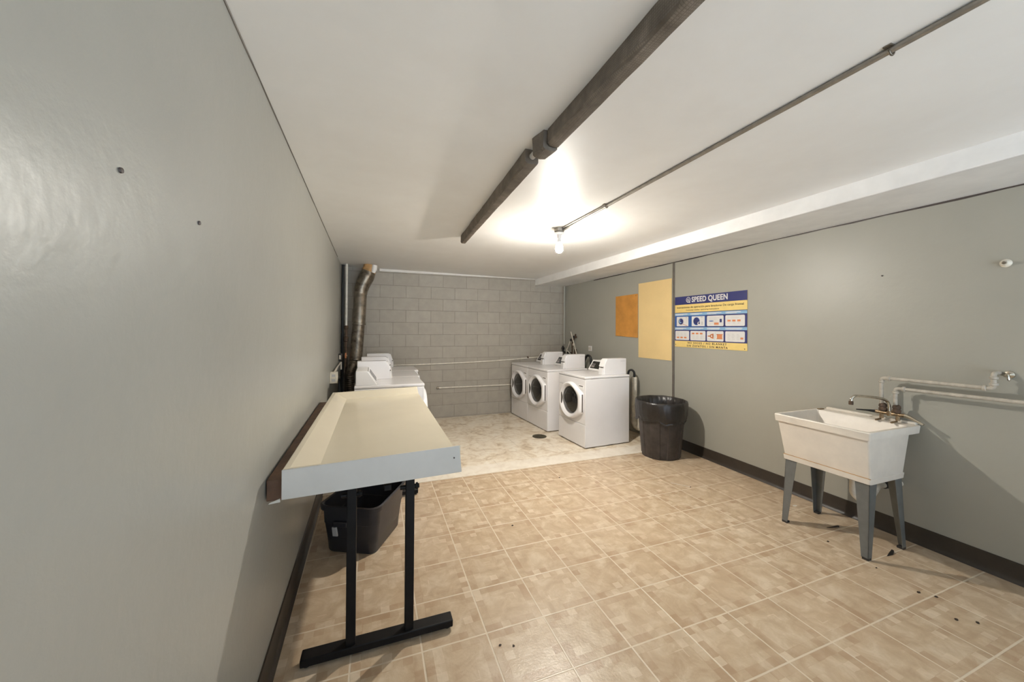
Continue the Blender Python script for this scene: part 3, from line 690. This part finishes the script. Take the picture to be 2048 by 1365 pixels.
for row, (y0, y1, b0, b1) in enumerate(((.275, .400, .414, .448), (.094, .214, .228, .262))):
    m = MB(); rct(m, M['signpale'], 0, b0, SGN_W, b1, zz+.0008)
    for c, (x0, x1) in enumerate(cols):
        rct(m, M['printwhite'], x0+.004, b0+.006, x0+.012, b1-.006, zz+.0014)
        rct(m, M['printwhite'], x0+.018, b0+.017, x1-.03-.02*((c+row) % 2), b1-.008, zz+.0014)
        rct(m, M['printwhite'], x0+.018, b0+.006, x1-.10+.02*c*(row), b0+.012, zz+.0014)
    m.build('caption_strip', fld)
    for c, (x0, x1) in enumerate(cols):
        m = MB().mat(M['printwhite'])
        z0 = zz+.0008; z1 = zz+.0016
        ins = .022 if (row == 0 and c < 2) else 0
        m.loft([rrect(x0+ins, y0, x1-ins*.6, y1, .004 if ins else .014, z0), rrect(x0+ins, y0, x1-ins*.6, y1, .004 if ins else .014, z1)])
        za = zz+.0022; w = x1-x0; cx = (x0+x1)/2; cyy = (y0+y1)/2
        if row == 0 and c == 0:
            disc(m, M['signgrey'], cx-.02, cyy, .052, za); disc(m, M['printwhite'], cx-.02, cyy, .047, za+.0004); disc(m, M['navy'], cx-.02, cyy, .040, za+.0008)
            disc(m, M['signpale'], cx-.028, cyy+.002, .024, za+.0012); disc(m, M['navy'], cx-.016, cyy+.008, .020, za+.0016)
            m.mat(M['signorange']).hexa([(cx+.006, cyy-.03, za), (cx+.012, cyy-.038, za), (cx+.09, cyy-.062, za), (cx+.09, cyy-.056, za)], [(cx+.006, cyy-.03, za+.001), (cx+.012, cyy-.038, za+.001), (cx+.09, cyy-.062, za+.001), (cx+.09, cyy-.056, za+.001)])
            rct(m, M['signgrey'], cx+.055, cyy+.045, cx+.085, cyy+.055, za); rct(m, M['signgrey'], cx+.065, cyy-.03, cx+.067, cyy+.04, za)
        elif row == 0 and c == 1:
            disc(m, M['signblue'], cx-.02, cyy, .050, za); disc(m, M['navy'], cx-.024, cyy+.004, .043, za+.0004)
            disc(m, M['printwhite'], cx+.018, cyy-.028, .022, za+.0008); disc(m, M['navy'], cx+.022, cyy-.024, .012, za+.0012)
            rct(m, M['signgrey'], cx+.045, cyy+.045, cx+.075, cyy+.056, za); rct(m, M['signgrey'], cx+.055, cyy-.045, cx+.075, cyy-.005, za)
        elif row == 0 and c == 2:
            m.mat(M['signblue']).lathe([(.034, za-.0006), (.034, za)], (0,0,0), 20)
            k = len(m.v)-40
            for i in range(k, len(m.v)): x, y, z = m.v[i]; m.v[i] = (x0+.062+x, cyy-.002+y*.16, z)
            rct(m, M['signorange'], cx-.012, y0+.016, cx+.050, y0+.042, za); rct(m, M['signgrey'], cx-.012, y0+.006, cx+.050, y0+.012, za)
            rct(m, M['navy'], x1-.052, cyy-.018, x1-.024, cyy+.022, za); rct(m, M['signgrey'], x0+.03, y1-.028, x1-.06, y1-.025, za); rct(m, M['signgrey'], x0+.03, y1-.046, x1-.075, y1-.043, za); rct(m, M['signgrey'], x1-.046, cyy+.02, x1-.043, y1-.006, za)
        elif row == 0 and c == 3:
            for k in range(3): rct(m, M['signorange'], x0+.028+k*.062, cyy-.012, x0+.068+k*.062, cyy+.010, za)
            for k in range(3): rct(m, M['signgrey'], x0+.033+k*.062, cyy-.030, x0+.06+k*.062, cyy-.025, za)
            rct(m, M['signgrey'], x0+.03, cyy+.030, x0+.17, cyy+.033, za)
        elif row == 1 and c in (0, 1):
            yo = y0+.022 if c == 0 else y1-.042
            for k in range(3): rct(m, M['signorange'], x0+.026+k*.062, yo, x0+.066+k*.062, yo+.020, za)
            for k in range(3):
                for q in range(3): rct(m, M['signgrey'], x0+.030+k*.062, cyy-.02+q*.016 + (.012 if c == 0 else -.018), x0+.062+k*.062, cyy-.017+q*.016 + (.012 if c == 0 else -.018), za)
        elif row == 1 and c == 2:
            rct(m, M['signorange'], x0+.014, cyy-.008, x0+.055, cyy+.006, za); disc(m, M['signorange'], x0+.070, cyy, .026, za); rct(m, M['signorange'], x0+.078, cyy-.032, x0+.096, cyy+.030, za); disc(m, M['printwhite'], x0+.070, cyy, .010, za+.0006)
            m.mat(M['signgrey']).hexa([(x0+.104, y0+.01, za-.0006), (x0+.107, y0+.01, za-.0006), (x0+.127, y1-.01, za-.0006), (x0+.124, y1-.01, za-.0006)], [(x0+.104, y0+.01, za), (x0+.107, y0+.01, za), (x0+.127, y1-.01, za), (x0+.124, y1-.01, za)])
            rct(m, M['signorange'], x1-.088, cyy-.030, x1-.018, cyy+.024, za); rct(m, M['signorange'], x1-.096, cyy+.016, x1-.010, cyy+.026, za); rct(m, M['signorange'], x1-.094, cyy-.034, x1-.012, cyy-.026, za)
        else:
            for k in range(3):
                for q in range(4): rct(m, M['signgrey'], x0+.028+k*.058, cyy-.03+q*.018, x0+.064+k*.058-(q % 2)*.01, cyy-.026+q*.018, za)
            rct(m, M['signorange'], x1-.052, y0+.030, x1-.018, y0+.052, za)
        m.build('picture_panel', fld, smooth=0)
for x, y in ((1.02, .648), (.015, .03), (1.015, .02)):
    MB().mat(M['ink']).lathe([(.006, .003), (.005, .0062)], (x, y, 0), 10).build('screw', sg)

# ------------------------------------------------------------------ bin with liner
bn = thing('trash_can', 'dark ribbed round trash can against the right wall below the batten', 'bin', (3.385, 3.69, 0))
NB = 96
def bring(z, r, rib):
    out = []
    for i in range(NB):
        a = 2*pi*i/NB; k = (a*8/(2*pi)) % 1.0          # eight flutes
        d = .010*rib if k < .42 else 0
        out.append(((r-d)*cos(a), (r-d)*sin(a), z))
    return out
m = MB().mat(M['bin'])
R = [bring(0.0, .222, .6), bring(.012, .232, 1), bring(.08, .237, 1.6), bring(.50, .274, 1.8), bring(.53, .277, 0), bring(.64, .286, 0), bring(.645, .300, 0), bring(.682, .303, 0), bring(.688, .298, 0), bring(.682, .288, 0), bring(.62, .276, 0), bring(.05, .225, 0)]
m.loft(R).build('bin_body', bn, smooth=30)
# liner folded over the rim
rnd = random.Random(3)
ph = [rnd.uniform(0, 6.28) for _ in range(8)]
def wob(a, k, amp): return amp*(sin(3*a+ph[k % 8])*.5 + sin(7*a+ph[(k+2) % 8])*.35 + sin(13*a+ph[(k+5) % 8])*.25)
def lring(z, r, k, az, ar, n=120):
    out = []
    for i in range(n):
        a = 2*pi*i/n; rr = r + wob(a, k, ar) + ar*.4*sin(29*a+k)
        out.append((rr*cos(a), rr*sin(a), z + wob(a, k+3, az)))
    return out
R = [lring(.455, .284, 0, .034, .004), lring(.470, .294, 0, .030, .008), lring(.53, .304, 1, .010, .007), lring(.60, .311, 2, .006, .008), lring(.665, .311, 3, .003, .004), lring(.692, .308, 4, .003, .002), lring(.697, .299, 4, .003, .002), lring(.690, .286, 4, .003, .003),
     lring(.62, .268, 5, .008, .012), lring(.50, .250, 6, .012, .018), lring(.34, .225, 7, .02, .022), lring(.20, .15, 2, .02, .02), lring(.15, .04, 2, .01, .01)]
ln = thing('bin_liner', 'shiny black plastic bag folded over the rim of the trash can', 'bag', (3.385, 3.69, 0))
MB().mat(M['bag']).loft(R, False, True).build('bag_film', ln, smooth=60)
R = [[(x*1.012, y*1.012, z) for x, y, z in lring(.452, .290, 0, .034, .006)], [(x*1.022, y*1.022, z+.012) for x, y, z in lring(.452, .293, 0, .034, .010)], [(x*1.008, y*1.008, z+.03) for x, y, z in lring(.452, .292, 0, .034, .006)]]
MB().mat(M['bag']).loft(R, False, False).build('bag_hem', ln, smooth=60)

# ------------------------------------------------------------------ standpipe, hoses, valves behind the washers
sp = thing('standpipe', 'white plastic drain standpipe and trap behind the trash can', 'pipe', (3.63, 4.50, 0))
SX, SY = 3.63, 4.50
MB().mat(M['dirtywhite']).tube([(0, 0, .245), (0, 0, .868)], .040, 20).lathe([(.046, 0), (.046, .05)], (0, 0, .262), 20).build('riser', sp)
MB().mat(M['dirtywhite']).tube(spline([(0, 0, .26), (0, -.002, .20), (.004, -.03, .150), (.010, -.075, .135), (.016, -.115, .16), (.018, -.125, .22), (.018, -.125, .36)], 5), .044, 18).build('trap', sp)
MB().mat(M['dirtywhite']).tube([(.018, -.125, .34), (.03, -.125, .40), (.10, -.125, .40)], .036, 16).build('waste_arm', sp)
hose = lambda name, label, pts, r, mat, n=8, cat='hose': tag(MB().mat(mat).tube(spline(pts, n), r, 12).build(name), label, cat)
hose('drain_hose', 'black drain hose hooked into the top of the white standpipe', [(SX, SY, .80), (SX, SY, .90), (SX-.006, SY+.005, .945), (SX-.03, SY+.03, .972), (SX-.055, SY+.055, .955), (SX-.065, SY+.065, .90), (SX-.085, SY+.085, .70), (SX-.12, SY+.12, .45)], .0155, M['blackrub'])
hose('drain_hose', 'black hose looping up behind the control console of the nearest washer', [(3.42, 5.50, .012), (3.44, 5.52, .30), (3.45, 5.56, .75), (3.445, 5.60, .95), (3.45, 5.585, 1.05), (3.47, 5.545, 1.115), (3.49, 5.49, 1.105), (3.495, 5.465, 1.03), (3.50, 5.46, .90), (3.52, 5.45, .75), (3.58, 5.44, .70)], .021, M['blackrub'])
ou = thing('wall_outlet', 'small white square outlet plate on the right wall above the washers', 'outlet', (rx(5.685), 5.685, 1.232))
MB().mat(M['enamel2']).box((-.010, -.052, -.045), (-.001, .052, .045)).build('cover_plate', ou, bevel=.003)
for y in (-.022, .022): MB().mat(M['dirtywhite']).box((-.013, y-.016, -.022), (-.008, y+.016, .022)).build('socket', ou, bevel=.002)
vm = thing('valve_manifold', 'dark cluster of water valves in the far right corner', 'valve', (3.50, 6.20, 1.2))
vl = lambda pts: [(p[0]-3.50, p[1]-6.20, p[2]-1.2) for p in pts]
MB().mat(M['rust']).tube(vl([(3.545, 6.20, 1.06), (3.545, 6.20, 1.30), (3.545, 6.10, 1.44), (3.545, 6.07, 1.48)]), .013, 10).tube(vl([(3.545, 6.10, 1.06), (3.535, 6.08, 1.19), (3.53, 6.03, 1.19), (3.53, 6.02, 1.05)]), .016, 10).build('iron_pipe', vm)
MB().mat(M['blackrub']).lathe([(.030, -.018), (.034, 0), (.030, .018)], vl([(3.455, 6.40, 1.20)])[0], 12, axis='x').tube(vl([(3.455, 6.40, 1.15), (3.455, 6.40, 1.25)]), .018, 10).build('gate_valve', vm)
MB().mat(M['blackrub']).tube(vl([(3.455, 6.40, 1.14), (3.46, 6.36, 1.13), (3.49, 6.28, 1.12), (3.54, 6.21, 1.12)]), .014, 10).build('branch', vm)
for p in ((3.53, 6.17, 1.37), (3.535, 6.07, 1.43)):
    MB().mat(M['rust']).lathe([(.012, -.03), (.026, -.02), (.026, .01), (.012, .02)], vl([p])[0], 10, axis='y').build('valve_body', vm)
    MB().mat(M['blackrub']).lathe([(.024, 0), (.026, .008), (.020, .014)], vl([(p[0]-.04, p[1], p[2])])[0], 10, axis='x').build('valve_handle', vm)
MB().mat(M['dirtywhite']).lathe([(.010, 0), (.022, .01), (.018, .04), (.008, .05)], vl([(3.535, 6.13, 1.26)])[0], 10).build('fitting', vm)
hose('braided_hose', 'pale bent hose below the corner valves, over the middle washer', [(3.490, 6.185, 1.345), (3.482, 6.235, 1.25), (3.478, 6.275, 1.175), (3.484, 6.22, 1.135), (3.490, 6.15, 1.09), (3.485, 6.13, 1.06)], .0085, M['dirtywhite'])
hose('supply_hose', 'thin white hose hanging straight down inside the far right corner', [(3.474, 6.29, 1.20), (3.472, 6.30, 1.12), (3.47, 6.30, .98)], .009, M['dirtywhite'])
tag(MB().mat(M['dirtywhite']).tube([(3.490, 6.160, 1.527), (3.500, 6.06, 1.31), (3.505, 5.945, 1.06)], .009, 8).build('wooden_stick'), 'long pale stick leaning in front of the corner valves', 'stick')
tag(MB().mat(M['wall_r']).tube([(3.478, 6.40, 1.28), (3.478, 6.40, 2.41)], .016, 12).build('riser_pipe'), 'wall-coloured vertical pipe in the far right corner', 'pipe')

# ------------------------------------------------------------------ pipes on the block wall
bp = thing('wall_conduit', 'upper pale conduit bowed across the block wall', 'conduit', (1.7, BY-.016, .97))
pts = [(-.1, .943), (.439, .950), (1.1, .958), (1.787, .975), (2.4, 1.000), (2.937, 1.032), (3.30, 1.052), (3.45, 1.06)]
MB().mat(M['whitepaint']).tube(spline([(x-1.7, 0, z-.97) for x, z in pts], 4), .0115, 10).build('pipe', bp)
MB().mat(M['rust']).box((2.72-1.7, -.014, 1.018-.97), (2.745-1.7, .016, 1.047-.97)).build('clip', bp)
b2 = thing('wall_conduit', 'lower pale conduit with a capped end low on the block wall', 'conduit', (1.7, BY-.020, .53))
MB().mat(M['whitepaint']).tube([(1.04-1.7, 0, .536-.53), (2.75-1.7, 0, .530-.53)], .0115, 10).build('pipe', b2)
MB().mat(M['galv']).lathe([(.012, -.002), (.017, .0), (.017, .035), (.012, .038)], (1.015-1.7, 0, .0065), 12, axis='x').build('end_cap', b2)

# ------------------------------------------------------------------ vent duct and services in the back left corner
vd = thing('vent_duct', 'fat taped metal vent duct rising from the dryers to the ceiling', 'duct', (-.22, 6.15, .6))
VY = 6.15
vq = lambda pts: [(x+.22, y-VY, z-.6) for x, y, z in pts]
zcv = cz(-.1, VY)
MB().mat(M['kraft']).tube(vq([(-.075, VY, zcv-.004), (-.082, VY, 2.50), (-.105, VY, 2.44)]), [.098, .100, .104], 20).build('wrapped_collar', vd)
MB().mat(M['paint_white']).tube(vq([(-.012, VY-.075, 2.545), (-.02, VY-.078, 2.48), (-.035, VY-.072, 2.43)]), [.040, .042, .030], 14).build('white_tape', vd)
MB().mat(M['foil']).tube(vq(spline([(-.100, VY, 2.450), (-.135, VY, 2.36), (-.175, VY, 2.27), (-.205, VY, 2.17), (-.212, VY, 2.11)], 4)), [.106, .108, .112, .114, .115, .114, .113, .111, .109, .107, .105, .103, .101, .099, .098, .097, .096], 20).build('elbow', vd)
MB().mat(M['galv']).tube(vq([(-.212, VY, 2.12), (-.216, VY, 2.10), (-.216, VY, 2.09), (-.232, VY, 1.63)]), [.100, .100, .094, .092], 22).build('upper_section', vd)
MB().mat(M['galv']).lathe([(.093, -.012), (.100, -.008), (.100, .012), (.093, .016)], vq([(-.232, VY, 1.63)])[0], 22).build('band', vd)
MB().mat(M['foil']).tube(vq([(-.232, VY, 1.64), (-.246, VY, 1.50), (-.272, VY, 1.10), (-.273, VY, 1.085)]), [.086, .092, .092, .094], 22).build('lower_section', vd)
hp = spline([(-.295, VY-.01, 1.10), (-.318, VY-.02, 1.00), (-.345, VY-.03, .90), (-.352, VY-.035, .76), (-.335, VY-.04, .60), (-.30, VY-.05, .42), (-.22, VY-.10, .30), (-.16, VY-.13, .28)], 10)
MB().mat(M['foil']).tube(vq(hp), [.058 + (.004 if i % 2 else 0) for i in range(len(hp))], 18).build('flexible_hose', vd, smooth=20)
wp = thing('gas_pipe', 'thin white painted pipe in the back left corner, dark below', 'pipe', (-.415, 6.20, 0))
MB().mat(M['whitepaint']).tube([(0, 0, 1.58), (0, 0, cz(-.41, 6.2)-.002)], .017, 12).build('painted_length', wp)
MB().mat(M['rust']).tube([(0, 0, .02), (0, 0, 1.585)], .020, 12).lathe([(.022, 1.55), (.030, 1.56), (.030, 1.60), (.022, 1.61)], n=12).lathe([(.022, 1.36), (.032, 1.37), (.032, 1.43), (.022, 1.44)], n=12).build('dark_length', wp)
MB().mat(M['brass']).lathe([(.014, -.02), (.026, -.012), (.026, .012), (.014, .02)], (0, -.03, 1.14), 10, axis='y').build('valve', wp)
MB().mat(M['signorange']).box((-.010, -.075, 1.11), (.010, -.05, 1.19)).build('valve_lever', wp, bevel=.003)['label'] = 'orange valve lever'
tag(MB().mat(M['steeldark']).tube([(-.475, 6.32, .1), (-.475, 6.32, cz(-.47, 6.3)-.002)], .022, 12).build('corner_shade_pipe'), 'dark upright pipe added for the shade behind the white pipe in the back left corner', 'pipe')  # dark tube added for the corner shadow behind the duct
ob_ = thing('outlet_box', 'white outlet box on the left wall above the far end of the table', 'outlet', (lx(4.70), 4.70, 1.0))
MB().mat(M['dirtywhite']).box((.002, -.04, -.065), (.082, .055, .062)).build('box', ob_, bevel=.004)
for zq in (-.03, .025): MB().mat(M['signgrey']).box((.024, -.0425, zq-.014), (.060, -.038, zq+.014)).build('socket', ob_)
c_ = thing('surface_conduit', 'white conduit climbing the left wall from the outlet box', 'conduit', (lx(5.2)+.02, 5.2, 1.05))
MB().mat(M['whitepaint']).tube([(lx(4.755)+.04-c_.location.x, 4.757-5.2, -.005), (lx(5.4)+.03-c_.location.x, .2, .005), (lx(6.05)+.03-c_.location.x, .85, .01), (lx(6.05)+.03-c_.location.x, .87, -.10)], .012, 10).build('pipe', c_)
sw = thing('junction_box', 'small dark electrical box on the left wall near the corner', 'electrical box', (lx(6.0), 6.0, 1.14))
MB().mat(M['steeldark']).box((.002, -.05, -.05), (.05, .05, .05)).build('box', sw, bevel=.004)
MB().mat(M['dirtywhite']).box((.012, -.054, -.03), (.036, -.049, .03)).build('cover_plate', sw, bevel=.002)
hose('gap_shade_cord', 'black cord added for the shade between dryer and left wall below the outlet box', [(lx(4.77)+.07, 4.768, .975), (lx(4.82)+.085, 4.82, .985), (lx(4.85)+.09, 4.86, .93), (lx(4.85)+.085, 4.85, .70), (lx(4.85)+.085, 4.88, .45), (-.30, 5.0, .30), (-.235, 5.05, .30)], .012, M['blackrub'], 8, 'cord')  # black cord added where the gap beside the dryer lies in shade

# ------------------------------------------------------------------ floor drain and litter
fd = thing('floor_drain', 'round dark iron drain in the marbled floor before the washers', 'drain', (2.266, 4.90, .004))
MB().mat(M['drain_iron']).lathe([(.105, 0), (.105, .003), (.090, .005), (.088, .002), (.0, .002)], n=28, cap0=True, cap1=False).build('drain_frame', fd)
for k in range(-3, 4):
    hw = math.sqrt(.086**2-(k*.022)**2); MB().mat(M['drain_iron']).box((-hw, k*.022-.006, .001), (hw, k*.022+.006, .006)).build('grate_bar', fd)
def scrap(name, label, x, y, pts, h, mat, cat='scrap', group=None, lift=0):
    m = MB().mat(mat); n = len(pts)
    bot = [(px, py, .0006) for px, py in pts]; top = [(px*.94, py*.94, h + lift*max(0, px)) for px, py in pts]
    o = m.loft([bot, top]).build(name, loc=(x, y, 0)); return tag(o, label, cat, group)
def blob(r, k, seed):
    q = random.Random(seed); a0 = q.uniform(0, 6.28)
    return [(r*(1+q.uniform(-.35, .35))*cos(a0+2*pi*i/k)*1.5, r*(1+q.uniform(-.35, .35))*sin(a0+2*pi*i/k)) for i in range(k)]
scrap('torn_scrap', 'curled black scrap on the floor behind the sink front leg', 3.43, 1.51, [(-.060, -.012), (.0, -.018), (.045, -.004), (.048, .010), (-.01, .002)], .004, M['blackrub'], lift=.25)
scrap('torn_scrap', 'dark torn strip on the floor between the sink legs', 3.444, 1.865, [(-.045, .016), (-.01, .0), (.055, -.018), (.05, -.008), (.0, .010)], .004, M['debris'], lift=.2)
for i, (x, y, r, lab) in enumerate([
    (3.184, 1.753, .011, 'dark speck of dirt on the floor under the sink front edge'),
    (1.044, 2.758, .011, 'lone dark bug-sized speck in the middle of the tiled floor'),
    (3.084, 1.225, .013, 'dark seed-like crumb on the tiles right of the sink front leg'),
    (3.131, 1.169, .012, 'dark crumb on the grout line right of the sink'),
    (2.991, 1.040, .014, 'long dark crumb near the right edge of the floor'),
    (3.066, .988, .012, 'dark crumb nearest the right edge of the photo'),
    (3.136, 1.448, .008, 'small dark crumb just before the sink front leg'),
    (2.974, 2.830, .010, 'dark twig tip on the tiles before the trash can'),
    (1.845, 3.479, .010, 'brown crumb near the marbled floor strip'),
    (.595, 1.737, .009, 'left of two dark crumbs on the near tiles right of the table foot'),
    (.657, 1.711, .009, 'right of two dark crumbs on the near tiles right of the table foot')]):
    scrap('floor_crumb', lab, x, y, blob(r*.55, 7, i), .004, M['debris'], 'crumb', 'crumbs on the tiled floor')
scrap('paper_scrap', 'white paper scrap on the floor beside the far sink leg', 3.554, 2.214, blob(.016, 6, 40), .002, M['debris_white'])
scrap('paper_scrap', 'tiny white chip on the tiles near the right wall', 3.62, 2.48, blob(.010, 6, 41), .002, M['debris_white'])
tag(MB().mat(M['debris_white']).tube([(2.86, 2.97, .004), (2.90, 2.92, .004), (2.97, 2.83, .004)], .0022, 6).build('twig'), 'thin pale straw lying on the tiles before the trash can', 'twig')
for y, z, x in ((.849, 1.851, 0), (1.172, 1.844, 0)):
    o = MB().mat(M['ink']).lathe([(.0055, .001), (.005, .004), (.002, .005)], (0, 0, 0), 8, axis='x').build('wall_plug', loc=(lx(y), y, z))
    tag(o, 'dark wall plug high on the left wall, nearer the camera' if y < 1 else 'dark wall plug high on the left wall, nearer the ceiling edge', 'wall plug')
for (y, z, l) in ((1.717, 2.019, 'dark nail in the right wall left of the white hook'),):
    tag(MB().mat(M['ink']).lathe([(.006, -.001), (.005, -.010)], (0, 0, 0), 8, axis='x').build('nail', loc=(rx(y), y, z)), l, 'nail')
